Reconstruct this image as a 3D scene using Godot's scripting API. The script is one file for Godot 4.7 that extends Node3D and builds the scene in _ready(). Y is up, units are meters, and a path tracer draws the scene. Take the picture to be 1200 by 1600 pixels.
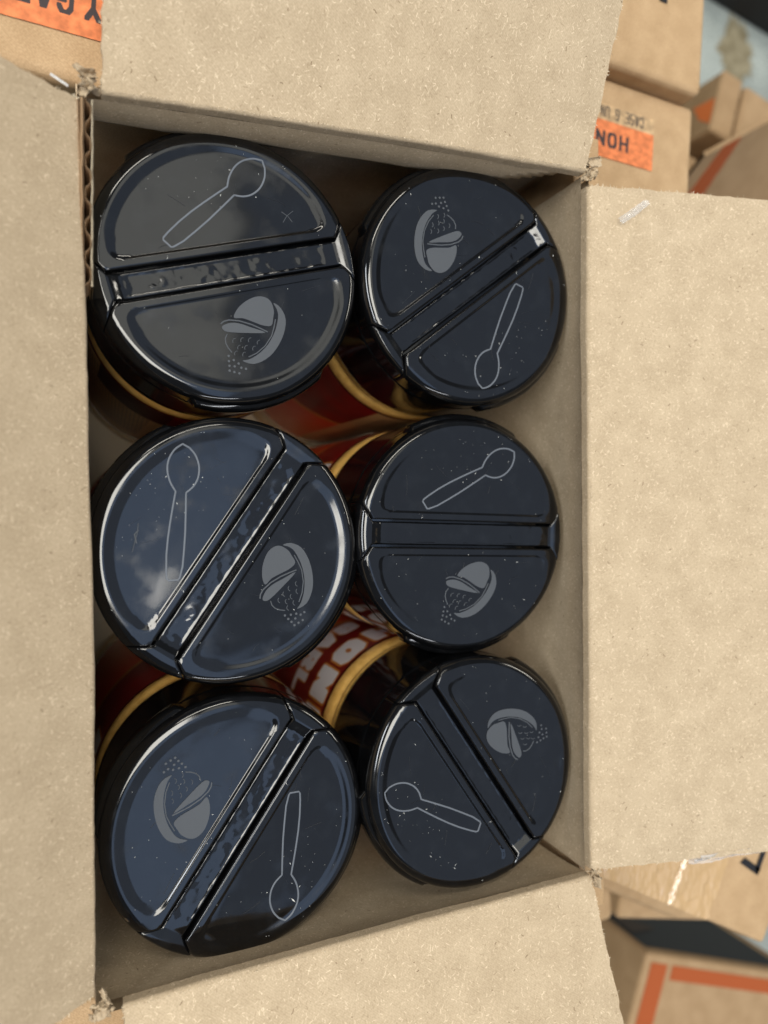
extends Node3D
# An open carton of six black-lidded seasoning jars, seen from above. Lengths in the builders are millimetres; MM turns them into metres.
const MM := 0.001
var rng := RandomNumberGenerator.new()
var M := {}
var na := FastNoiseLite.new()
var nb := FastNoiseLite.new()

func _ready() -> void:
	rng.seed = 41
	na.seed = 3
	na.frequency = 0.03
	nb.seed = 8
	nb.frequency = 0.25
	# ---- camera
	var cam := Camera3D.new()
	cam.name = "camera"
	cam.transform = Transform3D(Basis(Vector3(0.9211952, 0.3888838, 0.0129877), Vector3(0.0189921, -0.0115996, -0.9997523), Vector3(-0.3886369, 0.9212138, -0.0180712)), Vector3(-0.0758356, 0.1862806, -0.0118753))
	var lens := CameraAttributesPhysical.new()
	lens.frustum_focal_length = 17.556
	lens.exposure_aperture = 5.6
	lens.frustum_focus_distance = 0.205
	lens.frustum_near = 0.01
	lens.frustum_far = 20.0
	cam.attributes = lens
	cam.fov = 68.714
	cam.near = 0.01
	cam.far = 20.0
	add_child(cam)
	cam.current = true
	# ---- surroundings, lamps and added overhead panels
	var we := WorldEnvironment.new()
	we.name = "environment"
	var env := Environment.new()
	env.background_mode = Environment.BG_COLOR
	env.background_color = Color(0.075, 0.085, 0.10).linear_to_srgb()
	env.tonemap_mode = Environment.TONE_MAPPER_LINEAR
	env.tonemap_exposure = 1.16
	env.sdfgi_enabled = true
	env.ssao_enabled = true
	env.ssil_enabled = true
	we.environment = env
	add_child(we)
	overhead_panel("added_reflection_panel", Vector3(0.17, 2.3, -0.85), Vector2(0.56, 1.0), 0.22, Color(1.0, 1.0, 0.97))  # unseen panels added overhead, tinted and split to shape the lid reflections
	overhead_panel("added_reflection_panel", Vector3(1.28, 2.3, 0.4), Vector2(1.6, 3.6), 0.66, Color(0.87, 0.95, 1.08))
	overhead_panel("added_reflection_panel", Vector3(0.17, 2.3, 0.95), Vector2(0.56, 2.5), 0.44, Color(0.82, 0.94, 1.12))
	area("hall_lamp", Vector3(-0.57, 2.45, -0.2), Vector2(0.9, 1.5), 4.8, Color(1.0, 0.985, 0.945))
	area("hall_lamp", Vector3(-0.3, 2.1, -1.75), Vector2(1.4, 0.2), 1.3, Color(1.0, 0.975, 0.92))
	area("hall_lamp", Vector3(-1.9, 1.8, -0.3), Vector2(0.3, 1.7), 2.6, Color(0.96, 0.98, 1.0))
	area("hall_lamp", Vector3(0.2, 1.5, 2.7), Vector2(1.5, 0.10), 0.8, Color(0.97, 0.98, 1.0))
	area("hall_lamp", Vector3(2.6, 1.4, -0.9), Vector2(0.2, 1.4), 1.2, Color(1.0, 0.975, 0.92))
	materials()
	floor_and_stacks()
	main_box()
	jars()
	small_things()

func overhead_panel(called: String, at: Vector3, size: Vector2, energy: float, colour: Color) -> void:
	var l := AreaLight3D.new()
	l.name = called
	l.area_size = size
	l.light_energy = energy
	l.light_color = colour
	l.area_range = 12.0
	l.area_attenuation = 2.0
	l.shadow_enabled = true
	add_child(l, true)
	l.position = at
	l.rotation_degrees = Vector3(-90, 0, 0)

func area(called: String, at: Vector3, size: Vector2, energy: float, colour: Color) -> void:
	var l := AreaLight3D.new()
	l.name = called
	l.area_size = size
	l.light_energy = energy
	l.light_color = colour
	l.area_range = 12.0
	l.area_attenuation = 2.0
	l.shadow_enabled = true
	add_child(l, true)
	l.look_at_from_position(at, Vector3(0, 0, 0), Vector3(0.3, 0.2, 0.9))

# ------------------------------------------------------------------ helpers
func tag(o: Node, label: String, category: String, group := "") -> void:
	o.set_meta("label", label)
	o.set_meta("category", category)
	if group != "":
		o.set_meta("group", group)

func thing(called: String, label: String, category: String, at := Vector3.ZERO, group := "") -> Node3D:
	var o := Node3D.new()
	o.name = called
	add_child(o, true)
	o.position = at * MM
	tag(o, label, category, group)
	return o

func put(called: String, mesh: Mesh, mat: Material, parent: Node = self) -> MeshInstance3D:
	var o := MeshInstance3D.new()
	o.name = called
	o.mesh = mesh
	o.material_override = mat
	parent.add_child(o, true)
	return o

# A collector of triangles: v vertices, i indices, t texture coordinates
func soup() -> Dictionary:
	return {"v": PackedVector3Array(), "i": PackedInt32Array(), "t": PackedVector2Array()}

func done(s: Dictionary) -> ArrayMesh:
	var v: PackedVector3Array = s.v
	var idx: PackedInt32Array = s.i
	var n := PackedVector3Array()
	n.resize(v.size())
	for k in range(0, idx.size(), 3):
		var f := (v[idx[k + 2]] - v[idx[k]]).cross(v[idx[k + 1]] - v[idx[k]])
		n[idx[k]] += f
		n[idx[k + 1]] += f
		n[idx[k + 2]] += f
	for k in n.size():
		n[k] = n[k].normalized() if n[k].length_squared() > 1e-20 else Vector3.UP
		v[k] = v[k] * MM
	var a := []
	a.resize(Mesh.ARRAY_MAX)
	a[Mesh.ARRAY_VERTEX] = v
	a[Mesh.ARRAY_NORMAL] = n
	a[Mesh.ARRAY_INDEX] = idx
	if s.t.size() == v.size():
		a[Mesh.ARRAY_TEX_UV] = s.t
	var m := ArrayMesh.new()
	m.add_surface_from_arrays(Mesh.PRIMITIVE_TRIANGLES, a)
	return m

func grid(s: Dictionary, rows: Array, flip := false, uv := []) -> void:
	var base: int = s.v.size()
	var w: int = rows[0].size()
	for r in rows.size():
		for c in w:
			s.v.append(rows[r][c])
			if uv.size():
				s.t.append(uv[r][c])
	for r in rows.size() - 1:
		for c in w - 1:
			var a := base + r * w + c
			var q := [a, a + 1, a + w + 1, a, a + w + 1, a + w] if not flip else [a, a + w + 1, a + 1, a, a + w, a + w + 1]
			s.i.append_array(PackedInt32Array(q))

func quad(s: Dictionary, a: Vector3, b: Vector3, c: Vector3, d: Vector3) -> void:
	grid(s, [[a, b], [d, c]], false, [[Vector2(0, 0), Vector2(1, 0)], [Vector2(0, 1), Vector2(1, 1)]])

func lathe(s: Dictionary, profile: Array, segs := 96) -> void:
	var rows := []
	for p in profile:
		var row := PackedVector3Array()
		for k in segs + 1:
			var a := TAU * k / segs
			row.append(Vector3(cos(a) * p.x, p.y, sin(a) * p.x))
		rows.append(row)
	grid(s, rows)

func rounded_box(s: Dictionary, c: Vector3, h: Vector3, r: float, turn := 0.0) -> void:
	var axes := [Vector3.RIGHT, Vector3.UP, Vector3.BACK]
	var b := Basis(Vector3.UP, turn)
	for f in 6:
		var n: Vector3 = axes[f / 2] * (1 if f % 2 else -1)
		var u: Vector3 = axes[(f / 2 + 1) % 3]
		var w: Vector3 = axes[(f / 2 + 2) % 3]
		var rows := []
		for p in steps(h.dot(u), r):
			var row := PackedVector3Array()
			for q in steps(h.dot(w), r):
				var at: Vector3 = n * (h * n).length() + u * p + w * q
				var inner := at.clamp(-h + Vector3.ONE * r, h - Vector3.ONE * r)
				row.append(c + b * (inner + (at - inner).normalized() * r))
			rows.append(row)
		grid(s, rows, f % 2 == 0)

func steps(h: float, r: float) -> Array:
	return [-h, -h + r * 0.35, -h + r * 0.7, -h + r, 0.0, h - r, h - r * 0.7, h - r * 0.35, h]

# ------------------------------------------------------------------ materials
func pix(w: int, h: int, fill: Color) -> Dictionary:
	var d := PackedByteArray()
	d.resize(w * h * 3)
	for k in w * h:
		d[k * 3] = int(fill.r * 255)
		d[k * 3 + 1] = int(fill.g * 255)
		d[k * 3 + 2] = int(fill.b * 255)
	return {"w": w, "h": h, "d": d}

func tex(p: Dictionary) -> ImageTexture:
	return ImageTexture.create_from_image(Image.create_from_data(p.w, p.h, false, Image.FORMAT_RGB8, p.d))

func seamless(w: int, h: int, freq: float, sd: int, octaves := 4) -> PackedByteArray:
	var n := FastNoiseLite.new()
	n.noise_type = FastNoiseLite.TYPE_SIMPLEX_SMOOTH
	n.seed = sd
	n.frequency = freq
	n.fractal_octaves = octaves
	var im := n.get_seamless_image(w, h)
	im.convert(Image.FORMAT_L8)
	return im.get_data()

# Kraft paper: mottled pulp with pale and dark fibres
func kraft(base: Color, mottled: float, fibres: int, light: float, sd: int) -> Array:
	var n := 1024
	var a := seamless(n, n, 0.012, sd, 3)
	var b := seamless(n, n, 0.2, sd + 1, 3)
	var d := PackedByteArray()
	d.resize(n * n * 3)
	var f := PackedFloat32Array()
	f.resize(n * n)
	for k in n * n:
		f[k] = (a[k] - 128) * 0.06 * mottled + (b[k] - 128) * 0.10 * mottled + ((k * 7919 + (k >> 5) * 104729) % 17 - 8) * 0.7
	var g := RandomNumberGenerator.new()
	g.seed = sd
	for k in fibres:
		var x := g.randf() * n
		var y := g.randf() * n
		var t := g.randf() * TAU
		var bend := g.randf_range(-0.16, 0.16)
		var roll := g.randf()
		var amount := light * pow(g.randf(), 1.6) * (1.0 if roll < 0.7 else -0.6)
		if roll > 0.993:
			amount = -70.0
		for q in g.randi_range(2, 8):
			x += cos(t)
			y += sin(t)
			t += bend
			var at := posmod(int(y), n) * n + posmod(int(x), n)
			f[at] = f[at] * 0.4 + amount
			var next := posmod(int(y), n) * n + posmod(int(x) + 1, n)
			f[next] = f[next] * 0.85 + amount * 0.25
	var hd := PackedByteArray()
	hd.resize(n * n)
	var r0 := base.r * 255
	var g0 := base.g * 255
	var b0 := base.b * 255
	for k in n * n:
		d[k * 3] = clampi(int(r0 + f[k]), 0, 255)
		d[k * 3 + 1] = clampi(int(g0 + f[k]), 0, 255)
		d[k * 3 + 2] = clampi(int(b0 + f[k] * 0.95), 0, 255)
		hd[k] = clampi(int(128 + f[k] * 2.0), 0, 255)
	return [ImageTexture.create_from_image(Image.create_from_data(n, n, false, Image.FORMAT_RGB8, d)), ImageTexture.create_from_image(Image.create_from_data(n, n, false, Image.FORMAT_L8, hd))]

func paper(maps: Array, tile: float, relief: float, rough := 0.86) -> StandardMaterial3D:
	var m := StandardMaterial3D.new()
	m.albedo_texture = maps[0]
	m.roughness = rough
	m.metallic_specular = 0.3
	m.heightmap_enabled = true
	m.heightmap_texture = maps[1]
	m.heightmap_scale = relief
	m.uv1_triplanar = true
	m.uv1_world_triplanar = false
	m.uv1_triplanar_sharpness = 6.0
	m.uv1_scale = Vector3.ONE / tile
	return m

func plain(c: Color, rough: float, spec := 0.5) -> StandardMaterial3D:
	var m := StandardMaterial3D.new()
	m.albedo_color = c
	m.roughness = rough
	m.metallic_specular = spec
	return m

func materials() -> void:
	var inner := kraft(Color(0.725, 0.648, 0.538), 1.0, 22000, 44.0, 5)
	M.inner = paper(inner, 0.15, 0.006)
	var outer := kraft(Color(0.72, 0.60, 0.455), 1.1, 5000, 13.0, 21)
	M.outer = paper(outer, 0.16, 0.006, 0.7)
	M.shaded_orange = plain(Color(0.66, 0.34, 0.19), 0.65, 0.3)  # orange print darkened to stand for shade
	M.panel = plain(Color(0.30, 0.265, 0.24), 0.8, 0.3)
	M.print_orange = plain(Color(0.87, 0.47, 0.24), 0.65, 0.3)
	M.print_black = plain(Color(0.16, 0.16, 0.17), 0.6, 0.3)
	M.edge = plain(Color(0.70, 0.58, 0.45), 0.9, 0.2)
	M.fluff = plain(Color(0.86, 0.80, 0.69), 0.95, 0.2)
	# black lid plastic with a patchy film of handling haze
	var hz := seamless(512, 512, 0.012, 31, 5)
	var sc := pix(512, 512, Color.BLACK)
	for k in 512 * 512:
		var q := clampf(0.085 + maxf(0.0, (hz[k] - 140) / 255.0) * 0.42, 0.0, 1.0)
		for c in 3:
			sc.d[k * 3 + c] = int(q * 255)
	var lidm := plain(Color.WHITE, 1.0, 0.55)
	lidm.roughness_texture = tex(sc)
	var film_a := seamless(512, 512, 0.02, 35, 5)
	var film_b := seamless(512, 512, 0.16, 36, 2)
	var al := pix(512, 512, Color.BLACK)
	for k in 512 * 512:
		var q := 0.040 + clampf((film_a[k] - 138) / 255.0, 0.0, 0.4) * 0.08 * (0.5 + film_b[k] / 255.0)
		al.d[k * 3] = int(q * 255)
		al.d[k * 3 + 1] = int(q * 1.05 * 255)
		al.d[k * 3 + 2] = int(q * 1.15 * 255)
	lidm.albedo_texture = tex(al)
	lidm.uv1_triplanar = true
	lidm.uv1_scale = Vector3.ONE / 0.09
	M.lid = lidm
	M.frost = plain(Color(0.265, 0.28, 0.30), 0.65, 0.5)
	M.line = plain(Color(0.37, 0.39, 0.42), 0.6, 0.5)
	M.scuff = plain(Color(0.22, 0.23, 0.25), 0.5, 0.5)
	M.dust = plain(Color(0.80, 0.80, 0.78), 0.8, 0.3)
	# spice seen through the clear jar
	var sp := kraft(Color(0.84, 0.66, 0.36), 2.4, 3000, 20.0, 61)
	M.spice = paper(sp, 0.05, 0.004, 0.5)
	M.spice.clearcoat_enabled = true
	M.spice.clearcoat = 1.0
	M.spice.clearcoat_roughness = 0.06
	M.label = plain(Color.WHITE, 0.35, 0.5)
	M.label.albedo_texture = label_art()
	M.clear = plain(Color(0.95, 0.95, 0.95, 0.3), 0.05, 0.7)
	M.clear.transparency = BaseMaterial3D.TRANSPARENCY_ALPHA
	M.tape = plain(Color(0.78, 0.65, 0.48), 0.09, 0.7)
	M.white = plain(Color(0.85, 0.84, 0.82), 0.5)
	M.concrete = paper(kraft(Color(0.63, 0.655, 0.63), 2.2, 600, 14.0, 77), 0.9, 0.0, 0.6)
	M.stain = paper(kraft(Color(0.55, 0.51, 0.41), 3.0, 300, 14.0, 79), 0.2, 0.0, 0.6)
	M.black = plain(Color(0.10, 0.09, 0.085), 0.7)
	M.shade = paper(kraft(Color(0.66, 0.545, 0.41), 1.0, 3000, 12.0, 90), 0.2, 0.004, 0.8)  # outer kraft darkened, so shade is put into the colour

# ------------------------------------------------------------------ printed lettering: strokes in a unit box, y down
func strokes(ch: String) -> Array:
	match ch:
		"H": return [[0, 0, 0, 1], [1, 0, 1, 1], [0, .5, 1, .5]]
		"O": return [[.25, 0, .75, 0], [.75, 0, 1, .22], [1, .22, 1, .78], [1, .78, .75, 1], [.75, 1, .25, 1], [.25, 1, 0, .78], [0, .78, 0, .22], [0, .22, .25, 0]]
		"N": return [[0, 1, 0, 0], [0, 0, 1, 1], [1, 1, 1, 0]]
		"E": return [[1, 0, 0, 0], [0, 0, 0, 1], [0, 1, 1, 1], [0, .5, .8, .5]]
		"Y": return [[0, 0, .5, .5], [1, 0, .5, .5], [.5, .5, .5, 1]]
		"G": return [[1, .25, .75, 0], [.75, 0, .25, 0], [.25, 0, 0, .22], [0, .22, 0, .78], [0, .78, .25, 1], [.25, 1, 1, 1], [1, 1, 1, .55], [1, .55, .6, .55]]
		"A": return [[0, 1, .4, 0], [.4, 0, .6, 0], [.6, 0, 1, 1], [.2, .68, .8, .68]]
		"R": return [[0, 1, 0, 0], [0, 0, .8, 0], [.8, 0, 1, .2], [1, .2, .8, .5], [.8, .5, 0, .5], [.5, .5, 1, 1]]
		"L": return [[0, 0, 0, 1], [0, 1, 1, 1]]
		"I": return [[.5, 0, .5, 1]]
		"C": return [[1, .25, .75, 0], [.75, 0, .25, 0], [.25, 0, 0, .22], [0, .22, 0, .78], [0, .78, .25, 1], [.25, 1, .75, 1], [.75, 1, 1, .75]]
		"S": return [[1, .15, .8, 0], [.8, 0, .1, 0], [.1, 0, 0, .25], [0, .25, .1, .5], [.1, .5, .9, .5], [.9, .5, 1, .75], [1, .75, .9, 1], [.9, 1, 0, 1]]
		"U": return [[0, 0, 0, .8], [0, .8, .25, 1], [.25, 1, .75, 1], [.75, 1, 1, .8], [1, .8, 1, 0]]
		"T": return [[0, 0, 1, 0], [.5, 0, .5, 1]]
		"6": return [[.9, 0, .25, 0], [.25, 0, 0, .3], [0, .3, 0, 1], [0, 1, 1, 1], [1, 1, 1, .45], [1, .45, 0, .45]]
	return []

func letter(p: Dictionary, ch: String, x: float, y: float, w: float, h: float, half: float, ink: Color, rim := 0.0, rim_ink := Color.WHITE) -> void:
	var st := strokes(ch)
	var reach := half + rim
	for py in range(maxi(0, int(y - reach)), mini(p.h - 1, int(y + h + reach)) + 1):
		for px in range(maxi(0, int(x - reach)), mini(p.w - 1, int(x + w + reach)) + 1):
			var best := 1e9
			for s in st:
				var a := Vector2(x + s[0] * w, y + s[1] * h)
				var b := Vector2(x + s[2] * w, y + s[3] * h)
				var q := Geometry2D.get_closest_point_to_segment(Vector2(px, py), a, b) - Vector2(px, py)
				best = minf(best, maxf(maxf(absf(q.x), absf(q.y)), q.length() * 0.86))
			if best < reach:
				var c := ink if best < half else rim_ink
				var at: int = (py * p.w + px) * 3
				p.d[at] = int(c.r * 255)
				p.d[at + 1] = int(c.g * 255)
				p.d[at + 2] = int(c.b * 255)

func words(p: Dictionary, text: String, x: float, y: float, w: float, h: float, pitch: float, half: float, ink: Color, rim := 0.0, rim_ink := Color.WHITE, gap := -1.0) -> void:
	for ch in text:
		if ch == " ":
			x += pitch if gap < 0.0 else gap
			continue
		letter(p, ch, x, y, w, h, half, ink, rim, rim_ink)
		x += pitch

func label_art() -> ImageTexture:
	# 1024 pixels round 224 mm, 448 down 98 mm: 4.57 px per mm
	var p := pix(1024, 448, Color(0.34, 0.05, 0.045))
	var g := seamless(1024, 448, 0.01, 44, 3)
	var gold := Color(0.80, 0.52, 0.20)
	for y in 448:
		for x in 1024:
			var c := Color(0.50 + (g[y * 1024 + x] - 128) * 0.0006, 0.085, 0.075)
			var wave := 232.0 + 85.0 * cos((x - 420) * TAU / 760.0)
			var deep := y - wave
			if x > 700 and x < 985:
				# back panel: tan, with fine print
				c = Color(0.86, 0.69, 0.44)
				if x > 860 and y < 120:
					c = Color(0.20, 0.07, 0.05)
				elif int(y / 7.0) % 2 == 0 and x > 722 and x < 962 and sin(x * 0.9 + (y / 14) * 37.0) > -0.55 and y > 30 and y < 380:
					c = Color(0.36, 0.24, 0.15)
			elif deep > 0.0 and deep < 13.0:
				c = gold
			elif deep >= 13.0:
				c = Color(0.86, 0.27, 0.14).lerp(Color(0.90, 0.45, 0.2), clampf((deep - 13.0) / 180.0, 0, 1))
			if y < 5:
				c = Color(0.24, 0.03, 0.03)
			var at := (y * 1024 + x) * 3
			p.d[at] = int(clampf(c.r, 0, 1) * 255)
			p.d[at + 1] = int(clampf(c.g, 0, 1) * 255)
			p.d[at + 2] = int(clampf(c.b, 0, 1) * 255)
	var pale := Color(0.93, 0.92, 0.93)
	words(p, "HONEY", 118, 24, 32, 46, 67, 12.0, pale, 3.4, gold)
	words(p, "GARLIC", 151, 126, 23, 40, 42, 8.0, pale, 2.8, gold)
	return tex(p)

# Orange strip with dark lettering; the last letters run off to the left of the reader's upside-down view
func band_art(small_print: String) -> ImageTexture:
	var p := pix(1024, 288, Color(0.745, 0.628, 0.480))
	var orange := Color(0.865, 0.505, 0.32)
	var g := seamless(1024, 288, 0.02, 12, 4)
	for y in range(0, 288):
		for x in 1024:
			var c := orange if y > -1 and y < 200 else Color(0.745, 0.628, 0.48)
			var k := 1.0 + (g[y * 1024 + x] - 128) * 0.0012
			var at := (y * 1024 + x) * 3
			p.d[at] = int(clampf(c.r * k, 0, 1) * 255)
			p.d[at + 1] = int(clampf(c.g * k, 0, 1) * 255)
			p.d[at + 2] = int(clampf(c.b * k, 0, 1) * 255)
	var ink := Color(0.27, 0.24, 0.24)
	words(p, "HONEY GARLIC", 150, 66, 38, 70, 66, 8.0, ink, 0.0, Color.WHITE, 22.0)
	words(p, small_print, 64, 220, 17, 56, 28, 4.0, Color(0.36, 0.32, 0.28))
	return tex(p)

# ------------------------------------------------------------------ floor and the cartons round about
func carton(called: String, label: String, c: Vector3, h: Vector3, turn: float, mat: Material, group := "") -> Node3D:
	# c: middle of the top face; h: half sizes
	var t := thing(called, label, "carton", Vector3(c.x, c.y - h.y * 2.0, c.z), group)
	var s := soup()
	rounded_box(s, Vector3(0, h.y, 0), h, 3.0)
	put("carton_body", done(s), mat, t)
	t.rotation.y = turn
	return t

# a flat print laid on a carton's top: corners in world millimetres
func flat(called: String, parent: Node3D, mat: Material, y: float, pts: Array) -> void:
	var s := soup()
	var inv := parent.transform.affine_inverse()
	var q := []
	for p in pts:
		q.append((inv * (Vector3(p[0], y, p[1]) * MM)) / MM)
	if q.size() == 4:
		quad(s, q[0], q[1], q[2], q[3])
	else:
		for k in range(1, q.size() - 1):
			var b: int = s.v.size()
			for v in [q[0], q[k], q[k + 1]]:
				s.v.append(v)
				s.t.append(Vector2(v.x, v.z) * 0.02)
			s.i.append_array(PackedInt32Array([b, b + 1, b + 2]))
	put(called, done(s), mat, parent)

func floor_and_stacks() -> void:
	var s := soup()
	rounded_box(s, Vector3(0, -430, 0), Vector3(4000, 10, 4000), 2.0)
	var fl := put("floor", done(s), M.concrete)
	fl.set_meta("kind", "structure")
	s = soup()
	var ring := []
	for k in 90:
		var a := TAU * k / 90
		var r := 1.0 + 0.45 * na.get_noise_2d(cos(a) * 60, sin(a) * 60 + 9) + 0.3 * nb.get_noise_2d(cos(a) * 14, sin(a) * 14)
		ring.append(Vector3(600 + cos(a) * 22 * r, -419.5, -488 + sin(a) * 38 * r))
	for k in 90:
		var b: int = s.v.size()
		s.v.append_array(PackedVector3Array([Vector3(600, -419.5, -488), ring[k], ring[(k + 1) % 90]]))
		s.i.append_array(PackedInt32Array([b, b + 1, b + 2]))
	put("floor_stain", done(s), M.stain, fl)
	# neighbour behind on the left, with the orange strip
	var turn := deg_to_rad(-4.2)
	var t := carton("neighbour_carton", "kraft carton at the upper left with an orange strip and upside-down dark lettering", Vector3(-112, -14, -222), Vector3(96, 70, 104), turn, M.outer, "cartons stacked around the open box")
	var band := plain(Color.WHITE, 0.65, 0.3)
	band.albedo_texture = band_art("CASE 6 UNITS")
	put_band("orange_strip", t, band, -13.6, Vector2(-37.0, -124.0), 74.0, 20.8, turn)
	# two neighbours at the upper right
	t = carton("lettered_carton", "kraft carton at the upper right whose orange strip reads upside down beside the torn corner", Vector3(84.5, -45, -147.8), Vector3(74, 78, 25.5), turn, M.outer, "cartons stacked around the open box")
	put_band("orange_strip", t, band, -44.6, Vector2(137.2, -138.6), 86.0, 20.2, turn)
	t = carton("plain_top_carton", "plain kraft carton at the top edge right of the torn flap", Vector3(66.5, -38, -262.5), Vector3(97, 80, 87.5), turn, M.outer, "cartons stacked around the open box")
	flat("print_mark", t, M.print_black, -37.6, [[135.3, -203.3], [139.0, -203.0], [139.0, -199.6], [135.3, -199.9]])
	# lower stacks beyond
	t = carton("far_carton", "dull kraft carton low behind the lettered carton with an orange corner patch", Vector3(337.2, -190, -272.8), Vector3(9.4, 110, 22.5), deg_to_rad(-17), M.shade, "cartons on the floor beyond")
	s = soup()
	quad(s, Vector3(-9.6, 217.5, -2), Vector3(-9.6, 217.5, 17), Vector3(-9.6, 206, 9), Vector3(-9.6, 198, -4))
	put("orange_patch", done(s), M.print_orange, t)
	t = carton("far_carton", "dull kraft carton standing on the floor right of the one with the orange patch", Vector3(377, -192, -254), Vector3(30, 109, 30), deg_to_rad(-17), M.shade, "cartons on the floor beyond")
	t = carton("far_carton", "low dull carton between the lettered carton and the raised flap, with a short black mark", Vector3(303, -202, -224), Vector3(44, 104, 20), deg_to_rad(-14), M.shade, "cartons on the floor beyond")
	flat("print_mark", t, M.print_black, -201.5, [[296, -222], [308, -219], [306, -213], [294, -216]])
	# carton with a raised flap, shade put into the flap and stripe colours
	t = carton("raised_flap_carton", "brown carton at the right with a raised flap and orange stripe darkened as shade", Vector3(345, -210, -120), Vector3(90, 100, 70), deg_to_rad(18), M.shade, "cartons on the floor beyond")
	s = soup()
	var inv := t.transform.affine_inverse()
	var e0 := Vector3(256, -132, -201)
	var e1 := Vector3(346, -132, -252)
	var h0 := Vector3(262, -208, -166)
	var h1 := Vector3(395, -208, -196)
	var fr := []
	for k in 9:
		var row := PackedVector3Array()
		for q in 9:
			var at := e0.lerp(e1, q / 8.0).lerp(h0.lerp(h1, q / 8.0), k / 8.0)
			row.append((inv * (at * MM)) / MM)
		fr.append(row)
	grid(s, fr)
	var back := []
	for row in fr:
		var r2 := PackedVector3Array()
		for v in row:
			r2.append(v + Vector3(1.2, -1.5, -2.4))
		back.append(r2)
	grid(s, back, true)
	grid(s, [fr[0], back[0]])
	put("raised_flap", done(s), M.shade, t)
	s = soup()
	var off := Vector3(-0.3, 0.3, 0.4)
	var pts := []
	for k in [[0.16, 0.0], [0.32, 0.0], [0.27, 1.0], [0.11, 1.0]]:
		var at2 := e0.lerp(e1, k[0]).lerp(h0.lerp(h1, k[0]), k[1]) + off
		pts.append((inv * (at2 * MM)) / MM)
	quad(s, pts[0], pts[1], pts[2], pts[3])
	put("shaded_orange_stripe", done(s), M.shaded_orange, t)
	# dark pallet edge in the far corner
	s = soup()
	rounded_box(s, Vector3.ZERO, Vector3(330, 20, 130), 4.0)
	var pal := put("dark_plinth", done(s), M.black)
	pal.position = Vector3(648, -400, -652) * MM
	pal.rotation.y = deg_to_rad(-12)
	tag(pal, "black plinth in the far upper right corner", "plinth")
	# taped carton at the lower right
	var tt := deg_to_rad(-29)
	var dirx := Vector3(cos(deg_to_rad(29)), 0, sin(deg_to_rad(29)))
	var dirz := Vector3(-sin(deg_to_rad(29)), 0, cos(deg_to_rad(29)))
	var corner := Vector3(190.4, -40, 178.0)
	var mid := corner - dirx * 52.0 - dirz * 41.0
	t = thing("taped_carton", "kraft carton at the lower right sealed with shiny clear tape", "carton", Vector3(mid.x, -160, mid.z), "cartons stacked around the open box")
	t.rotation.y = tt
	s = soup()
	rounded_box(s, Vector3(0, 58, 0), Vector3(51, 58, 40), 3.0)
	put("carton_body", done(s), M.outer, t)
	s = soup()
	rounded_box(s, Vector3(-30.3, 118, 0), Vector3(21.7, 2.2, 41), 2.0)
	put("top_flap", done(s), M.outer, t)
	s = soup()
	rounded_box(s, Vector3(22.2, 118, 0), Vector3(29.8, 2.2, 41), 2.0)
	put("top_flap", done(s), M.outer, t)
	s = soup()
	var tr := []
	for k in 77:
		var row := PackedVector3Array()
		for q in 49:
			var x := lerpf(-46, 15, k / 76.0)
			var z := lerpf(-40, 40.8, q / 48.0)
			var crease := 1.7 * absf(nb.get_noise_2d(x * 1.1, z * 1.7)) * smoothstep(14.0, 30.0, z) + 0.5 * absf(nb.get_noise_2d(x * 0.5 + 90, z * 0.5)) * exp(-pow((x + 8.1) / 6.0, 2))
			row.append(Vector3(x, 120.45 + 0.5 * na.get_noise_2d(x * 5, z * 5) + crease - 1.5 * exp(-pow((x + 8.1) / 0.7, 2)), z))
		tr.append(row)
	grid(s, tr)
	put("packing_tape", done(s), M.tape, t)
	flat("corner_mark", t, M.print_black, -39.4, [[176.6, 140.2], [186.4, 147.4], [188.4, 145.2], [179.6, 138.6]])
	flat("corner_mark", t, M.print_black, -39.4, [[186.6, 147.6], [191.6, 138.6], [189.0, 137.2], [185.2, 144.4]])
	# what stands below it: a carton edge in its shade
	t = carton("shaded_carton", "shaded kraft carton under the taped carton with an orange corner", mid + Vector3(11, -62, 17), Vector3(62, 60, 47), tt, M.outer, "cartons stacked around the open box")
	t = carton("striped_carton", "kraft carton at the lower right corner with black side panel and shade-darkened orange frame", Vector3(292.4, -172, 366.5), Vector3(75, 120, 75), deg_to_rad(-20.4), M.shade, "cartons stacked around the open box")
	s = soup()
	quad(s, Vector3(-70, 232, -75.4), Vector3(60, 232, -75.4), Vector3(60, 150, -75.4), Vector3(-70, 150, -75.4))
	put("black_panel", done(s), M.print_black, t)
	s = soup()
	quad(s, Vector3(-66, 216, -75.8), Vector3(-34, 203, -75.8), Vector3(-34, 200, -75.8), Vector3(-66, 186, -75.8))
	put("pale_wedge", done(s), M.panel, t)
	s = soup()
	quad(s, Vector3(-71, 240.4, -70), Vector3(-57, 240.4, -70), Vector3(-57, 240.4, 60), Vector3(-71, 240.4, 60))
	put("orange_stripe", done(s), M.shaded_orange, t)
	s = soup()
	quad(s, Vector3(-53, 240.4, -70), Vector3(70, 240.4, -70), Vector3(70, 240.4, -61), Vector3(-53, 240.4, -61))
	put("orange_stripe", done(s), M.shaded_orange, t)
	t = carton("narrow_carton", "pale kraft carton edge peeking out beside the lower right torn corner", Vector3(133.5, -105, 178), Vector3(32, 60, 18.5), deg_to_rad(2), M.outer, "cartons stacked around the open box")
	t = carton("narrow_carton", "kraft carton edge behind the lower right torn corner under the tape", Vector3(220, -120, 196), Vector3(35, 60, 20), deg_to_rad(-14), M.outer, "cartons stacked around the open box")
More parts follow.
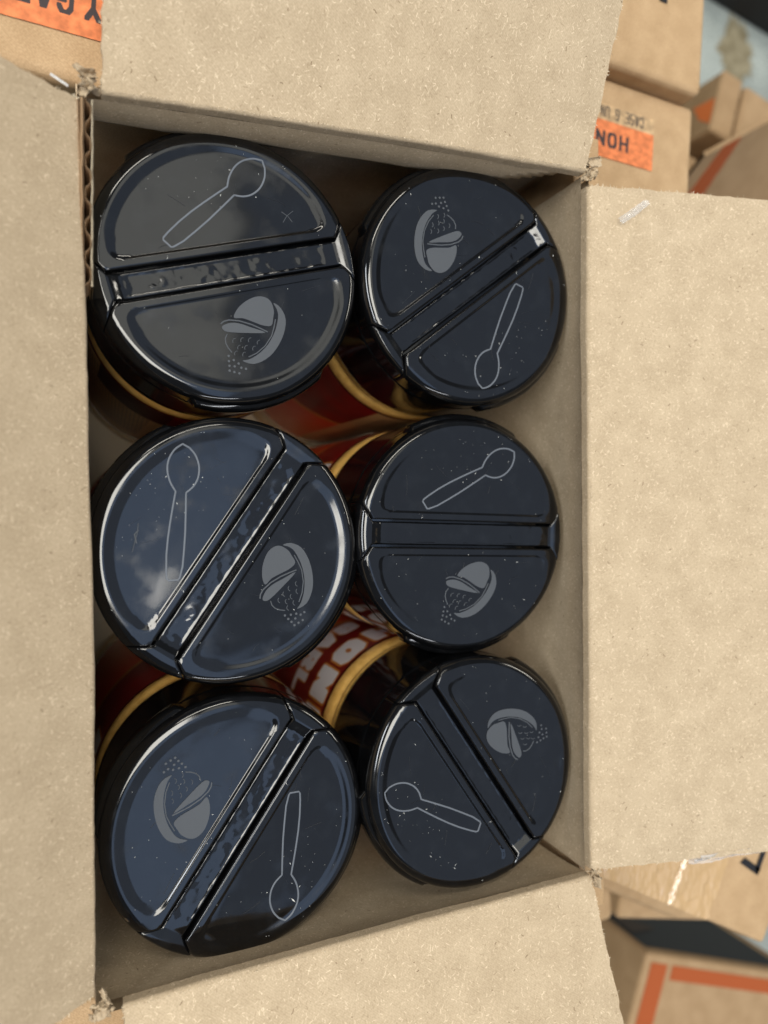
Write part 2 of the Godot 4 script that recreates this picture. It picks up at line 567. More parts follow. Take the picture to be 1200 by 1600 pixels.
	carton("front_carton", "kraft carton in front of the open box below its lower left corner", Vector3(-60, -26, 205), Vector3(100, 75, 84), deg_to_rad(-3), M.outer, "cartons stacked around the open box")
	# what carries the open carton
	carton("carrying_carton", "closed kraft carton under the open box", Vector3(0, -184.5, 0), Vector3(95, 115, 125), 0.0, M.outer)

func put_band(called: String, parent: Node3D, mat: Material, y: float, right_near: Vector2, wide: float, deep: float, turn: float) -> void:
	# strip read from behind: its first letter at the right, tops of letters towards +z
	var dx := Vector2(cos(-turn), sin(-turn))
	var dz := Vector2(-sin(-turn), cos(-turn))
	var a := right_near
	var b := right_near - dx * wide
	var c := b - dz * deep
	var d := right_near - dz * deep
	flat(called, parent, mat, y, [[a.x, a.y], [b.x, b.y], [c.x, c.y], [d.x, d.y]])

# ------------------------------------------------------------------ the open carton
# One flap: a hinge line from a to b (y = 0), folded out by dir and up by rise degrees
func flap_mesh(a: Vector3, b: Vector3, out: Vector3, rise: float, long: float, sd: int, ragged: float, tilt0 := 0.0, tilt1 := 0.0, bow := 0.0) -> Dictionary:
	var u := (b - a).normalized()
	var length := (b - a).length()
	var r := 1.5
	var up := deg_to_rad(rise)
	var prof := []
	prof.append(Vector2(0, -3.6))
	for k in 9:
		var phi := lerpf(PI, PI / 2 + up, k / 8.0)
		prof.append(Vector2(r + r * cos(phi), -1.3 + r * sin(phi)))
	var e: Vector2 = prof[-1]
	var n := 34
	for k in range(1, n + 1):
		prof.append(e + Vector2(cos(up), sin(up)) * long * pow(k / float(n), 1.25))
	var top := []
	var low := []
	var cols := 96
	for k in prof.size():
		var p: Vector2 = prof[k]
		var nrm := Vector2(-1, 0)
		if k > 0:
			nrm = ((prof[mini(k + 1, prof.size() - 1)] - prof[k - 1]) as Vector2).normalized().orthogonal() * -1.0
		var dist: float = maxf(0.0, p.x)
		var rowt := PackedVector3Array()
		var rowl := PackedVector3Array()
		for c in cols + 1:
			var s := c / float(cols)
			var fine := pow(absf(s * 2 - 1), 0.6) * signf(s * 2 - 1) * 0.5 + 0.5
			var lo := tilt0 * dist + ragged * (na.get_noise_2d(dist * 9.0, sd * 31.0) + 0.8 * nb.get_noise_2d(dist * 7.0, sd * 17.0))
			var hi := length + tilt1 * dist + ragged * (na.get_noise_2d(dist * 9.0, sd * 57.0 + 400) + 0.8 * nb.get_noise_2d(dist * 7.0, sd * 93.0))
			var at := lerpf(lo, hi, fine)
			var wob := 0.55 * na.get_noise_3d(at * 0.6, dist * 0.6, sd * 40.0)
			var edge := 0.22 * nb.get_noise_2d(at * 2.5, sd * 7.0) * exp(-pow((dist - 1.0) / 2.0, 2.0))
			var shift := bow * sin(PI * clampf(at / length, 0, 1)) * exp(-dist / 14.0)
			var mid := a + u * at + out * (p.x - shift) + Vector3.UP * p.y
			var nn := out * nrm.x + Vector3.UP * nrm.y
			rowt.append(mid + nn * (wob + edge))
			rowl.append(mid + nn * (wob + edge - 2.8))
		top.append(rowt)
		low.append(rowl)
	var s2 := soup()
	grid(s2, top)
	var under := soup()
	grid(under, low, true)
	var rim := soup()
	var l0 := []
	var l1 := []
	for k in top.size():
		l0.append([top[k][0], low[k][0]])
		l1.append([top[k][cols], low[k][cols]])
	grid(rim, l0)
	grid(rim, l1, true)
	grid(rim, [top[-1], low[-1]])
	return {"top": s2, "under": under, "rim": rim, "edge0": l0, "edge1": l1}

func join(a: Dictionary, b: Dictionary) -> void:
	var base: int = a.v.size()
	a.v.append_array(b.v)
	for k in b.i:
		a.i.append(k + base)

# loose paper fibres along a line of points
func fibres(s: Dictionary, line: Array, count: int, long: float, out: Vector3) -> void:
	for k in count:
		var f := rng.randf() * (line.size() - 1.001)
		var p: Vector3 = line[int(f)].lerp(line[int(f) + 1], f - int(f))
		var d := (out + Vector3(rng.randf_range(-1, 1), rng.randf_range(-0.4, 0.9), rng.randf_range(-1, 1)) * 0.9).normalized() * long * rng.randf_range(0.3, 1.0)
		var w := Vector3(rng.randf_range(-1, 1), rng.randf_range(-1, 1), rng.randf_range(-1, 1)).normalized() * rng.randf_range(0.06, 0.16)
		var b: int = s.v.size()
		s.v.append_array(PackedVector3Array([p - w, p + w, p + d * 0.6 + Vector3.UP * 0.1 + w * 0.7, p + d]))
		s.i.append_array(PackedInt32Array([b, b + 1, b + 2, b, b + 2, b + 3]))

# a scrap of crushed, torn board
func crumple(s: Dictionary, c: Vector3, ax: Vector3, ay: Vector3, rough: float, sd: int) -> void:
	var n := 15
	var nrm := ax.cross(ay).normalized()
	var front := []
	var back := []
	for j in n:
		var r1 := PackedVector3Array()
		var r2 := PackedVector3Array()
		for k in n:
			var u := k / float(n - 1) * 2 - 1
			var v := j / float(n - 1) * 2 - 1
			var tear := 1.0 + 0.35 * nb.get_noise_2d(atan2(v, u) * 9.0, sd * 13.0) * maxf(absf(u), absf(v))
			var p := c + ax * u * tear + ay * v * tear
			var h := rough * (absf(na.get_noise_3d(u * 14, v * 26, sd * 50.0)) * 3.4 - 0.8 + 1.5 * sin(u * 2.4 + sd) + 0.25 * nb.get_noise_3d(u * 6, v * 9, sd * 20.0))
			p += nrm * h + ax * 0.12 * nb.get_noise_2d(v * 20, sd * 4.0)
			r1.append(p)
			r2.append(p - nrm * 0.45)
		front.append(r1)
		back.append(r2)
	grid(s, front)
	grid(s, back, true)
	for e in [[front[0], back[0]], [front[-1], back[-1]]]:
		grid(s, e)
	var a := []
	var b := []
	for j in n:
		a.append([front[j][0], back[j][0]])
		b.append([front[j][n - 1], back[j][n - 1]])
	grid(s, a)
	grid(s, b)

# wall below a hinge line; offset(s, depth) pushes the inner face outwards
func wall(a: Vector3, b: Vector3, out: Vector3, from: float, offset: Callable) -> ArrayMesh:
	var s := soup()
	var inner := []
	var outer := []
	var deep := [0.0, 1.0, 2.0, 3.5, 5.0, 7.0, 9.0, 10.0, 11.0, 11.6, 12.2, 13.0, 14.0, 16.0, 19.0, 24.0, 32.0, 50.0, 80.0, 120.0, 176.0]
	for d in deep:
		var r1 := PackedVector3Array()
		var r2 := PackedVector3Array()
		for c in 49:
			var t := c / 48.0
			var y: float = from - d
			var o: float = offset.call(t, d)
			var p := a.lerp(b, t)
			r1.append(Vector3(p.x, y, p.z) + out * o)
			r2.append(Vector3(p.x, y, p.z) + out * (maxf(o, 0.0) + 2.9))
		inner.append(r1)
		outer.append(r2)
	grid(s, inner)
	grid(s, outer, true)
	return done(s)

func meet(a: Vector3, b: Vector3, c: Vector3, d: Vector3) -> Vector3:
	var p = Geometry2D.line_intersects_line(Vector2(a.x, a.z), Vector2(b.x - a.x, b.z - a.z), Vector2(c.x, c.z), Vector2(d.x - c.x, d.z - c.z))
	return Vector3(p.x, a.y, p.y)

func main_box() -> void:
	var t := thing("open_carton", "open kraft carton with four spread flaps holding six black-lidded jars", "carton", Vector3(0, -182, 0))
	var lift := Vector3(0, 182, 0)
	var dirt := [
		["top", Vector3(-66.9, 0, -106.6) + lift, Vector3(70.6, 0, -110.0) + lift, Vector3(-0.0296, 0, -0.99956).normalized(), 22.0, 72.0, 0.05, 0.04, -0.6],
		["right", Vector3(71.4, 0, -106.0) + lift, Vector3(70.8, 0, 103.4) + lift, Vector3(1, 0, 0.0098).normalized(), 12.0, 72.0, 0.0, 0.0, 0.4],
		["bottom", Vector3(70.6, 0, 105.2) + lift, Vector3(-66.0, 0, 107.6) + lift, Vector3(0.009, 0, 1).normalized(), 20.0, 72.0, 0.0, 0.0, 0.4],
		["left", Vector3(-71.9, 0, 103.6) + lift, Vector3(-71.9, 0, -104.4) + lift, Vector3(-1, 0, -0.0041).normalized(), 38.0, 72.0, 0.0, 0.0, 0.9],
	]
	var fl := soup()
	for k in 4:
		var q: Array = dirt[k]
		var f := flap_mesh(q[1], q[2], q[3], q[4], q[5], k + 1, 0.55, q[6], q[7], q[8])
		var whole: Dictionary = f.top
		join(whole, f.rim)
		var piece := put("flap", done(whole), M.inner, t)
		put("outer_liner", done(f.under), M.outer, piece)
		var l0 := []
		var l1 := []
		for e in f.edge0:
			l0.append(e[0])
		for e in f.edge1:
			l1.append(e[0])
		var u: Vector3 = (q[2] - q[1]).normalized()
		fibres(fl, l0.slice(6), 55, 1.1, -u)
		fibres(fl, l1.slice(6), 55, 1.1, u)
		# pale fuzz raised along the fold, doubling as its bright highlight
		var ridge := []
		for c in 60:
			ridge.append((q[1] as Vector3).lerp(q[2], c / 59.0) + q[3] * (0.7 - q[8] * sin(PI * c / 59.0) * 0.95) + Vector3.UP * 0.1)
		fibres(fl, ridge, 260, 0.55, Vector3.UP * 0.25)
	var fz := put("torn_fibre", done(fl), M.fluff, t)
	fz.set_meta("kind", "stuff")
	# walls, each under its own fold line and carried on to the corners
	var lip := func(s: float, d: float) -> float:
		var edge: float = 11.0 * (1.0 - smoothstep(0.80, 0.985, s)) + 0.3 + 1.1 * na.get_noise_2d(s * 120.0, 3.0)
		var swell := -0.5 * sin(clampf(d / 11.0, 0, 1) * PI) + 0.6 * sin(PI * s) * exp(-d / 14.0)
		return lerpf(swell, 9.0, smoothstep(edge - 0.2, edge + 1.2, d))
	var bulge := func(s: float, d: float) -> float:
		return (2.6 * (1.0 - exp(-d / 7.0)) + 0.3 * na.get_noise_2d(s * 90.0, d) * (1.0 - exp(-d))) * (0.35 + 0.65 * sin(PI * s)) - 0.4 * sin(PI * s) * exp(-d / 14.0)
	var bulge_low := func(s: float, d: float) -> float:
		return (4.2 * (1.0 - exp(-d / 9.0)) + 0.3 * na.get_noise_2d(s * 90.0, d) * (1.0 - exp(-d))) * (0.5 + 0.5 * sin(PI * s)) - 0.4 * sin(PI * s) * exp(-d / 14.0)
	var shapes := [lip, bulge, bulge_low, bulge]
	for k in 4:
		var q: Array = dirt[k]
		var before: Array = dirt[(k + 3) % 4]
		var after: Array = dirt[(k + 1) % 4]
		var from: Vector3 = meet(q[1], q[2], before[1], before[2])
		var to: Vector3 = meet(q[1], q[2], after[1], after[2])
		put("wall", wall(from, to, q[3], 178.5, shapes[k]), M.inner, t)
	for q in [[1, -1, 71.0, -109.6], [1, 1, 70.9, 105.4]]:
		var cp := soup()
		rounded_box(cp, Vector3(q[2] + q[0] * 8.6, 86, q[3] + q[1] * 8.6), Vector3(5, 85, 9.0), 0.8)
		rounded_box(cp, Vector3(q[2] + q[0] * 4.8, 84, q[3] + q[1] * 12.4), Vector3(6.6, 82, 2.6), 0.8)
		put("corner_filler", done(cp), M.outer, t)  # added filler posts closing the corner gap so it stays dark
	var s := soup()
	rounded_box(s, Vector3(0, 0.6, 0), Vector3(78, 1.5, 119), 0.6)
	put("base", done(s), M.fluff, t)
	# cut top of the left wall: two liners with the fluting between them
	var z0 := -104.6
	var z1 := -62.0
	s = soup()
	for side in [0, 1]:
		var x := -71.6 if side == 0 else -69.15
		var hi := []
		var lo := []
		var hi2 := []
		var lo2 := []
		for k in 60:
			var z := lerpf(z0, z1, k / 59.0)
			var top: float = 182.6 + 0.35 * nb.get_noise_2d(z * 3.0, side * 20.0) - (0.0 if side == 0 else 0.5) - 0.025 * (z - z0)
			var w: float = 0.25 * na.get_noise_2d(z * 5.0, side * 50.0) + 0.018 * (z0 - z)
			hi.append(Vector3(x + w, top, z))
			lo.append(Vector3(x + w, 168, z))
			hi2.append(Vector3(x + w + (0.95 if side == 0 else 0.5), top - 0.1, z))
			lo2.append(Vector3(x + w + (0.95 if side == 0 else 0.5), 168, z))
		grid(s, [lo, hi, hi2, lo2])
		put("torn_liner", done(s), M.edge if side == 0 else M.fluff, t)
		s = soup()
	var f0 := []
	var f1 := []
	for k in 150:
		var z := lerpf(z0, z1, k / 149.0)
		var x := -69.9 + 0.62 * tanh(2.4 * sin(z * TAU / 7.4)) + 0.12 * nb.get_noise_2d(z * 2.0, 5.0) + 0.018 * (z0 - z)
		f0.append(Vector3(x, 182.2 + 0.3 * nb.get_noise_2d(z * 4.0, 9.0) - 0.025 * (z - z0), z))
		f1.append(Vector3(x, 168, z))
	var g0 := []
	var g1 := []
	for k in 150:
		g0.append(f0[k] + Vector3(0.28, 0, 0))
		g1.append(f1[k] + Vector3(0.28, 0, 0))
	grid(s, [f1, f0, g0, g1])
	put("corrugated_fluting", done(s), M.edge, t)
	# crushed and torn corners
	var spots := [
		[Vector3(72.6, 182.0, -111.2), 1], [Vector3(72.2, 182.0, 106.4), 2], [Vector3(-70.6, 182.4, -108.0), 3], [Vector3(-70.4, 182.6, 107.0), 4],
	]
	for q in spots:
		var cs := soup()
		var c: Vector3 = q[0]
		var sd: int = q[1] * 10
		for k in 5:
			var a := rng.randf() * TAU
			var e := rng.randf_range(-0.9, 0.9)
			var ax := Vector3(cos(a), e * 0.7, sin(a)).normalized() * rng.randf_range(0.6, 1.3)
			var ay := Vector3(-sin(a), rng.randf_range(-0.9, 0.9), cos(a)).normalized() * rng.randf_range(1.3, 2.7)
			crumple(cs, c + Vector3(rng.randf_range(-1.2, 1.2), rng.randf_range(-2.6, 0.3), rng.randf_range(-2.4, 2.4)), ax, ay, 0.55, sd + k)
		var fsoup := []
		for k in 8:
			fsoup.append(c + Vector3(rng.randf_range(-2, 2), rng.randf_range(-0.6, 0.8), rng.randf_range(-2.5, 2.5)))
		fibres(cs, fsoup, 60, 1.6, Vector3.UP * 0.3)
		put("torn_corner", done(cs), M.inner, t)

# ------------------------------------------------------------------ jars
const R := 35.0

func d_strip(p: Vector2) -> float:
	# distance from the edge towards the central bar, for v > 0
	var best := 1e9
	var pts := [Vector2(-33.9, 8.7), Vector2(-30.6, 3.9), Vector2(30.6, 3.9), Vector2(33.9, 8.7)]
	for k in 3:
		best = minf(best, Geometry2D.get_closest_point_to_segment(p, pts[k], pts[k + 1]).distance_to(p))
	return best

func lid_height(p: Vector2) -> float:
	var dr := R - p.length()
	var ds := d_strip(p)
	var y := 0.0
	if dr < 3.2:
		var q := 3.2 - maxf(dr, 0.0)
		y -= 3.2 - sqrt(maxf(0.0, 3.2 * 3.2 - q * q))
	if ds < 0.7:
		var q := 0.7 - ds
		y -= 0.7 - sqrt(maxf(0.0, 0.49 - q * q))
	var a := dr - 3.3
	var b := ds - 1.9
	var k := 7.0
	var h := maxf(k - absf(a - b), 0.0) / k
	var m := minf(a, b) - h * h * k * 0.25
	y -= 0.4 * smoothstep(0.0, lerpf(0.9, 3.0, smoothstep(-3.0, 3.0, b - a)), m) + 0.25 * smoothstep(0.5, 9.0, m)
	return y

func flap_half(side: float) -> ArrayMesh:
	var edge := []
	for k in 60:
		edge.append(Vector2(lerpf(-30.6, 30.6, k / 60.0), 3.9))
	for k in 8:
		edge.append(Vector2(30.6, 3.9).lerp(Vector2(33.9, 8.7), k / 8.0))
	var a0 := atan2(8.7, 33.9)
	for k in 130:
		var a := lerpf(a0, PI - a0, k / 130.0)
		edge.append(Vector2(cos(a), sin(a)) * R)
	for k in 8:
		edge.append(Vector2(-33.9, 8.7).lerp(Vector2(-30.6, 3.9), k / 8.0))
	edge.append(edge[0])
	var mid := Vector2(0, 15)
	var rows := []
	var n := 60
	for j in n + 1:
		var f := 1.0 - pow(1.0 - j / float(n), 1.9)
		f = maxf(f, 0.004)
		var row := PackedVector3Array()
		for e in edge:
			var p := mid.lerp(e, f)
			row.append(Vector3(p.x, lid_height(p), p.y * side))
		rows.append(row)
	var skirt := PackedVector3Array()
	for e in edge:
		skirt.append(Vector3(e.x, -8.6, e.y * side))
	rows.append(skirt)
	var s := soup()
	grid(s, rows, side < 0)
	return done(s)

func hinge_bar() -> ArrayMesh:
	var us := []
	for k in 61:
		us.append(lerpf(0, 29.6, k / 60.0))
	for k in range(1, 29):
		us.append(lerpf(29.6, 35.0, sin(k / 28.0 * PI / 2)))
	var all := []
	for k in range(us.size() - 1, 0, -1):
		all.append(-us[k])
	all.append_array(us)
	var rows := []
	var fracs := [-1.0, -0.97, -0.92, -0.85, -0.76, -0.72, -0.6, -0.45, -0.3, -0.15, 0.0, 0.15, 0.3, 0.45, 0.6, 0.72, 0.76, 0.85, 0.92, 0.97, 1.0]
	for u in all:
		var w := 3.35
		var au: float = absf(u)
		if au > 30.4:
			w = minf(3.35 + (au - 30.4) / 3.3 * 4.8, sqrt(maxf(0.0, R * R - au * au)))
		var row := PackedVector3Array()
		row.append(Vector3(u, -8.6, -w))
		for f in fracs:
			var v: float = f * w
			var dr := R - Vector2(u, v).length()
			var y: float = -1.5 + (1.45 * smoothstep(27.0, 31.0, au) if u < 0 else 0.6 * smoothstep(29.5, 33.0, au))
			if dr < 3.2:
				var q := 3.2 - maxf(dr, 0.0)
				y = minf(y, -(3.2 - sqrt(maxf(0.0, 3.2 * 3.2 - q * q))))
			y -= 0.35 * smoothstep(0.86, 1.0, absf(f))
			if au < 29.0:
				# shallow inner channel, a moulding ring and a sink mark
				y -= 0.16 * (1.0 - smoothstep(0.70, 0.78, absf(f))) * (1.0 - smoothstep(25.0, 27.0, au))
				var ring := absf(Vector2(u + 19.0, v * 1.2).length() - 1.7)
				y += 0.13 * exp(-ring * ring / 0.25) * smoothstep(-1.6, 1.2, v + (u + 19.0) * 0.5) - 0.1 * exp(-(Vector2(u - 17.0, v).length_squared()) / 5.0)
				y += 0.10 * na.get_noise_2d(u * 7.0, v * 9.0)
			row.append(Vector3(u, y, v))
		row.append(Vector3(u, -8.6, w))
		rows.append(row)
	var s := soup()
	grid(s, rows)
	# collar under the flaps
	lathe(s, [Vector2(0.1, -4.6), Vector2(34.0, -4.6), Vector2(34.2, -8.4), Vector2(34.9, -9.1), Vector2(35.1, -9.8), Vector2(35.0, -12), Vector2(34.9, -29.5), Vector2(35.2, -30.5), Vector2(35.0, -32.4), Vector2(34.2, -33.0), Vector2(33.0, -33.0)])
	return done(s)

func finger_tab(side: float) -> ArrayMesh:
	var s := soup()
	var rows := []
	for k in 41:
		var f := k / 40.0
		var a := PI / 2 + lerpf(-0.56, 0.56, f)
		var grow := 1.5 * smoothstep(0.0, 0.05, f) * (1.0 - smoothstep(0.95, 1.0, f))
		var row := PackedVector3Array()
		for q in [[-0.4, -2.6], [grow * 0.4, -3.1], [grow * 0.85, -3.8], [grow, -4.8], [grow, -7.6], [grow * 0.6, -8.4], [-0.4, -8.5]]:
			row.append(Vector3(cos(a) * (R + q[0]), q[1], sin(a) * (R + q[0]) * side))
		rows.append(row)
	grid(s, rows, side < 0)
	return done(s)

func smooth_loop(pts: Array, n: int) -> Array:
	var out := []
	var c := pts.size()
	for k in c:
		for j in n:
			out.append((pts[k] as Vector2).cubic_interpolate(pts[(k + 1) % c], pts[(k - 1 + c) % c], pts[(k + 2) % c], j / float(n)))
	return out

# a raised line drawn on the panel
func ribbon(s: Dictionary, pts: Array, half: float, closed: bool, side: float) -> void:
	var rows := []
	var c := pts.size()
	for k in c + (1 if closed else 0):
		var p: Vector2 = pts[k % c]
		var a: Vector2 = pts[(k - 1 + c) % c] if closed else pts[maxi(k - 1, 0)]
		var b: Vector2 = pts[(k + 1) % c] if closed else pts[mini(k + 1, c - 1)]
		var n := (b - a).normalized().orthogonal()
		var row := PackedVector3Array()
		for q in [[-1.0, -0.02], [-0.6, 0.13], [0.6, 0.13], [1.0, -0.02]]:
			var v: Vector2 = p + n * half * q[0]
			row.append(Vector3(v.x, lid_height(Vector2(v.x, absf(v.y))) + q[1], v.y))
		rows.append(row)
	grid(s, rows, side < 0)

func patch(s: Dictionary, pts: Array) -> void:
	var poly := PackedVector2Array(pts)
	var tri := Geometry2D.triangulate_polygon(poly)
	var base: int = s.v.size()
	for p in poly:
		s.v.append(Vector3(p.x, lid_height(Vector2(p.x, absf(p.y))) + 0.14, p.y))
	for k in tri:
		s.i.append(base + k)
	var top := []
	var low := []
	for k in poly.size() + 1:
		var p := poly[k % poly.size()]
		var y := lid_height(Vector2(p.x, absf(p.y)))
		top.append(Vector3(p.x, y + 0.14, p.y))
		low.append(Vector3(p.x, y - 0.05, p.y))
	grid(s, [top, low])

func v2(list: Array) -> Array:
	var out := []
	for k in range(0, list.size(), 2):
		out.append(Vector2(list[k], list[k + 1]))
	return out

func jar() -> Node3D:
	# origin at the base; the lid's top is 165 mm up
	var t := thing("seasoning_jar", "black-lidded seasoning jar", "jar", Vector3.ZERO, "jars in the open carton")
	var s := soup()
	lathe(s, [Vector2(0.1, 1.5), Vector2(27, 1.5), Vector2(31, 0.2), Vector2(34, 0.8), Vector2(35.2, 3.2), Vector2(35.4, 6), Vector2(34.6, 9), Vector2(34.7, 14), Vector2(34.9, 60), Vector2(34.9, 119), Vector2(35.1, 122.5), Vector2(34.9, 124.4), Vector2(34.2, 126.2), Vector2(33.0, 126.7), Vector2(33.0, 127.3), Vector2(33.9, 127.9), Vector2(33.8, 129.0), Vector2(32.8, 129.5), Vector2(32.8, 130.1), Vector2(33.6, 130.7), Vector2(33.4, 131.6), Vector2(32.6, 132.0), Vector2(32.6, 134)])
	put("clear_body", done(s), M.spice, t)
	s = soup()
	var rows := []
	var uvs := []
	for q in [[34.95, 122.0, 0.0], [35.35, 121.6, 0.004], [35.35, 24.0, 1.0], [34.95, 23.8, 1.0]]:
		var row := PackedVector3Array()
		var uv := PackedVector2Array()
		for k in 129:
			var a := -TAU * k / 128.0
			row.append(Vector3(cos(a) * q[0], q[1], sin(a) * q[0]))
			uv.append(Vector2(k / 128.0, q[2]))
		rows.append(row)
		uvs.append(uv)
	grid(s, rows, true, uvs)
	put("label", done(s), M.label, t)
	var at := Vector3(0, 165, 0) * MM
	put("lid_base", hinge_bar(), M.lid, t).position = at
	var fa := put("spoon_flap", flap_half(-1.0), M.lid, t)
	fa.position = at
	var fb := put("shaker_flap", flap_half(1.0), M.lid, t)
	fb.position = at
	put("finger_tab", finger_tab(-1.0), M.lid, fa)
	put("finger_tab", finger_tab(1.0), M.lid, fb)
	# spoon outline
	s = soup()
	var bowl := v2([15.7, -25.7, 13.4, -26.5, 10.5, -26.3, 8.0, -25.0, 6.0, -22.8, 4.8, -20.4])
	var bowl2 := v2([6.0, -18.1, 8.4, -17.5, 10.9, -17.8, 13.4, -19.2, 15.2, -21.5, 15.9, -23.8])
	var outline := []
	for q in [bowl, bowl2]:
		for k in q.size() - 1:
			for j in 5:
				outline.append((q[k] as Vector2).cubic_interpolate(q[k + 1], q[maxi(k - 1, 0)], q[mini(k + 2, q.size() - 1)], j / 5.0))
		outline.append(q[-1])
		if q == bowl:
			for p in v2([1.4, -18.9, -2.3, -17.2, -6.0, -15.4, -9.6, -13.4, -13.0, -11.2, -14.6, -10.0, -14.8, -9.4, -13.4, -7.4, -12.8, -7.4, -10.0, -8.4, -6.2, -10.5, -2.4, -12.7, 2.0, -15.5]):
				outline.append(p)
	ribbon(s, outline, 0.25, true, -1.0)
	put("spoon_emblem", done(s), M.line, fa)
	# shaker: crescent of the cap, its closed half, the open flap, holes and falling grains
	s = soup()
	patch(s, smooth_loop(v2([8.7, 10.4, 10.3, 11.9, 10.9, 15.1, 9.2, 18.9, 6.2, 22.2, 2.9, 24.2, -0.8, 24.8, -3.4, 23.4, -1.5, 23.4, 1.5, 22.4, 4.5, 20.5, 7.2, 17.6, 9.0, 14.2, 9.2, 12.2]), 3))
	patch(s, smooth_loop(v2([-2.6, 12.3, -1.4, 10.5, 0.9, 9.0, 3.4, 8.2, 5.4, 8.1, 7.2, 8.8, 8.2, 10.2, 8.3, 12.5, 7.7, 14.0, 6.6, 16.0, 4.3, 15.5, 2.1, 14.2, -0.4, 12.8]), 3))
	patch(s, smooth_loop(v2([-6.3, 14.4, -5.9, 13.7, -3.8, 13.4, -1.5, 14.0, 1.2, 15.5, 4.6, 17.5, -0.2, 16.7, -5.2, 15.5]), 3))
	ribbon(s, v2([-6.4, 13.2, -5.4, 12.7, -4.0, 12.6, -1.4, 13.3, 1.4, 14.7, 3.6, 16.2, 5.2, 17.4]), 0.2, false, 1.0)
	ribbon(s, v2([-5.4, 16.0, -6.2, 17.0, -6.4, 18.2, -6.1, 19.5, -5.5, 20.8]), 0.16, false, 1.0)
	ribbon(s, v2([8.2, 14.6, 7.2, 16.6, 6.0, 18.6, 3.6, 20.8, 0.9, 22.2, -1.6, 22.8]), 0.16, false, 1.0)
	for q in v2([-4.0, 18.0, -1.9, 18.2, 0.1, 18.6, 2.2, 19.6, -3.2, 19.9, -1.4, 20.3, 0.6, 20.9, -4.4, 21.2, -2.4, 21.9]):
		ribbon(s, [q + Vector2(-0.55, 0.45), q + Vector2(-0.5, -0.1), q + Vector2(-0.1, -0.5), q + Vector2(0.4, -0.5)], 0.11, false, 1.0)
	for q in v2([-6.6, 21.5, -6.9, 22.8, -5.6, 22.8, -7.1, 24.0, -4.6, 23.9, -5.8, 24.4, -4.2, 25.1, -7.4, 25.2, -3.1, 25.6, -6.3, 25.8, -5.1, 26.4]):
		var ring := []
		for k in 8:
			ring.append(q + Vector2(cos(TAU * k / 8), sin(TAU * k / 8)) * 0.33)
		patch(s, ring)
	put("shaker_emblem", done(s), M.frost, fb)
	return t

func specks(side: float, count: int) -> ArrayMesh:
	var s := soup()
	for k in count:
		var a := rng.randf() * PI
		var r := sqrt(rng.randf()) * 33.0
		var p := Vector2(cos(a), sin(a)) * r
		if p.y < 4.6 or na.get_noise_2d(p.x * 1.6 + side * 90.0, p.y * 1.6) < -0.04:
			continue
		var size := rng.randf_range(0.04, 0.085) * (2.2 if rng.randf() < 0.09 else 1.0)
		var d := Vector2.from_angle(rng.randf() * TAU)
		var long := size * (rng.randf_range(3.0, 6.0) if rng.randf() < 0.18 else 1.2)
		var y := lid_height(p)
		var b: int = s.v.size()
		for q in [d * long, d.orthogonal() * size, -d * long, -d.orthogonal() * size]:
			var v: Vector2 = p + q
			s.v.append(Vector3(v.x, y + 0.06, v.y * side))
		s.v.append(Vector3(p.x, y + 0.16, p.y * side))
		s.i.append_array(PackedInt32Array([b, b + 1, b + 4, b + 1, b + 2, b + 4, b + 2, b + 3, b + 4, b + 3, b, b + 4]))
	return done(s)

func hairlines(side: float, count: int) -> ArrayMesh:
	var s := soup()
	for k in count:
		var a := rng.randf() * PI
		var p := Vector2(cos(a), sin(a)) * sqrt(rng.randf()) * 27.0
		p.y = maxf(p.y, 8.0)
		var d := Vector2.from_angle(rng.randf() * TAU)
		var n := 7
		var long := rng.randf_range(1.5, 7.0)
		var bend := rng.randf_range(-0.12, 0.12)
		var pts := []
		for q in n:
			if p.length() < 31.0 and p.y > 6.0:
				pts.append(Vector2(p.x, p.y * side))
			p += d * long / n
			d = d.rotated(bend)
		if pts.size() > 2:
			ribbon(s, pts, rng.randf_range(0.018, 0.04), false, side)
	return done(s)

func scratch(s: Dictionary, pts: Array, half: float) -> void:
	ribbon(s, v2(pts), half, false, 1.0)

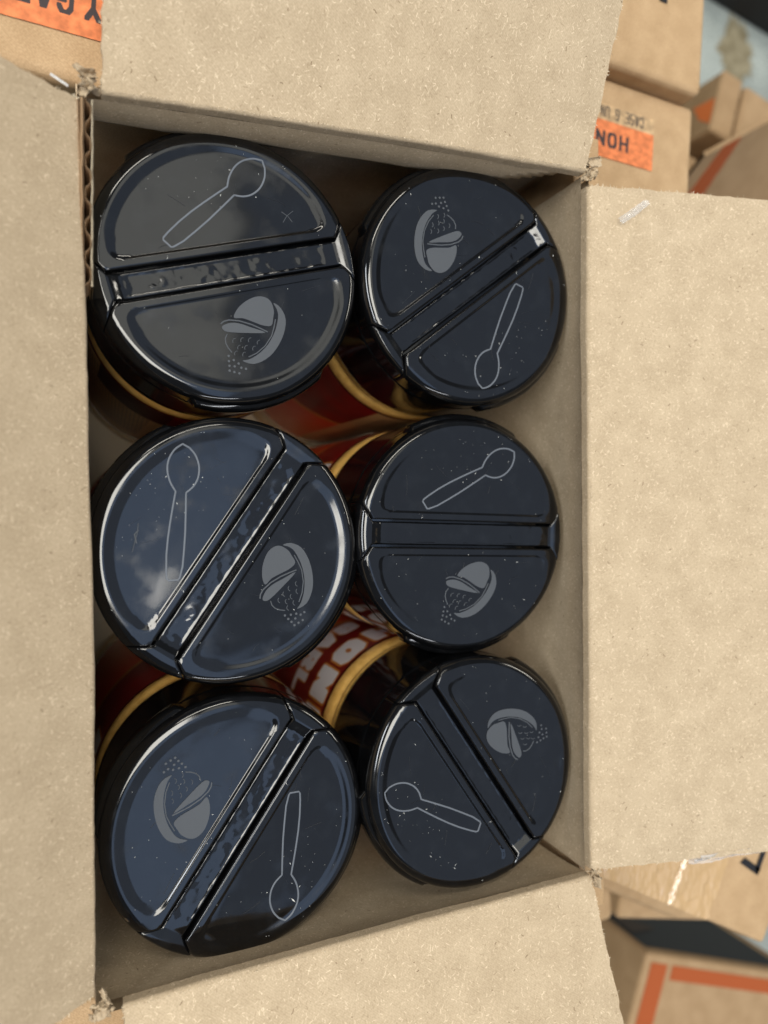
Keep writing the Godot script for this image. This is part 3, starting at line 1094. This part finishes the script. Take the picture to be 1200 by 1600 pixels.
func jars() -> void:
	# centre x, lid depth below the folds, centre z, lid angle, label turn
	var spots := [
		[-35.2, 11.0, -72.8, -14.7, 1.02, "jar at the upper left whose lid meets the torn corrugated edge"],
		[37.0, 10.4, -75.1, 143.0, 1.015, "jar at the upper right beside the carton's torn corner, spoon mark lower right"],
		[-35.9, 11.9, 1.6, -55.0, 1.022, "middle jar of the left row with a scratched spoon flap"],
		[34.9, 11.9, -0.6, 2.8, 1.01, "middle jar of the right row, its lid bar level across"],
		[-34.9, 12.9, 75.8, 125.5, 1.018, "jar at the lower left with its shaker mark on the left half"],
		[35.7, 8.6, 70.9, 236.8, 1.0, "jar at the lower right showing white lettering and its gold shoulder"],
	]
	# azimuth that the middle of the word on each label faces, in degrees
	var faces := [-3.0, -97.0, -20.0, 165.0, 147.0, -148.7]
	var first := jar()
	for k in 6:
		var q: Array = spots[k]
		var t: Node3D = first
		if k > 0:
			t = first.duplicate()
			t.name = "seasoning_jar_%03d" % k
			add_child(t)
		tag(t, "black-lidded seasoning " + q[5], "jar", "jars in the open carton")
		t.position = Vector3(q[0], -179.4, q[2]) * MM
		t.scale = Vector3(q[4], (179.4 - q[1]) / 165.0, q[4])
		t.rotation.y = deg_to_rad(-q[3])
		# label: u = 268/1024 is the middle of the word; it lies at azimuth -u * 360 in the label's own axes
		var lab: Node3D = t.get_node("label")
		var own := -268.0 / 1024.0 * 360.0
		lab.rotation.y = -deg_to_rad(faces[k] - own - q[3])
		for side in [-1.0, 1.0]:
			var f: Node3D = t.get_node("spoon_flap" if side < 0 else "shaker_flap")
			var du := put("dust_fleck", specks(side, 42), M.dust, f)
			du.set_meta("kind", "stuff")
			var ha := put("hairline_scratch", hairlines(side, 4), M.scuff, f)
			ha.set_meta("kind", "stuff")
	# marks that single lids carry
	var s := soup()
	scratch(s, [17.0, -9.6, 18.6, -11.2, 20.6, -12.2], 0.1)
	scratch(s, [17.4, -12.4, 18.8, -11.0, 19.6, -9.4], 0.1)
	put("scratch", done(s), M.frost, get_node("seasoning_jar/spoon_flap"))
	s = soup()
	scratch(s, [-13.5, -20.6, -11.0, -21.6, -9.0, -22.2, -6.8, -23.4], 0.12)
	scratch(s, [-11.2, -21.0, -9.6, -22.6, -8.2, -22.4], 0.22)
	put("scratch", done(s), M.frost, get_node("seasoning_jar_002/spoon_flap"))

# ------------------------------------------------------------------ scraps of clear tape
func film(c: Vector3, ax: Vector3, ay: Vector3, rough: float, sd: int) -> ArrayMesh:
	var s := soup()
	var rows := []
	var n := 24
	var nrm := ax.cross(ay).normalized()
	for j in n:
		var row := PackedVector3Array()
		for k in n:
			var u := k / float(n - 1) * 2 - 1
			var v := j / float(n - 1) * 2 - 1
			row.append(c + ax * u + ay * v + nrm * rough * (na.get_noise_3d(u * 40, v * 40, sd * 11.0) + 0.4 * nb.get_noise_3d(u * 12, v * 12, sd * 3.0)))
		rows.append(row)
	grid(s, rows)
	return done(s)

func small_things() -> void:
	var a := put("tape_scrap", film(Vector3(85.0, 4.6, -98.4), Vector3(4.6, 1.0, -3.2), Vector3(0.4, 0.5, 0.9), 1.3, 4), M.clear)
	tag(a, "small shiny scrap of clear tape on the right flap near its upper corner", "tape")
	a = put("tape_strip", film(Vector3(126.0, 8.5, 104.6), Vector3(19, 3.6, -0.5), Vector3(0.3, -3.2, 2.6), 1.8, 9), M.clear)
	tag(a, "crinkled clear tape hanging from the lower edge of the right flap", "tape")
	a = put("tape_strip_end", film(Vector3(-75.8, -2.4, -109.0), Vector3(1.9, -0.5, 0.75), Vector3(0.1, 0.1, -0.26), 0.2, 7), M.white)
	tag(a, "white sliver of tape between the left flap and the carton behind", "tape")
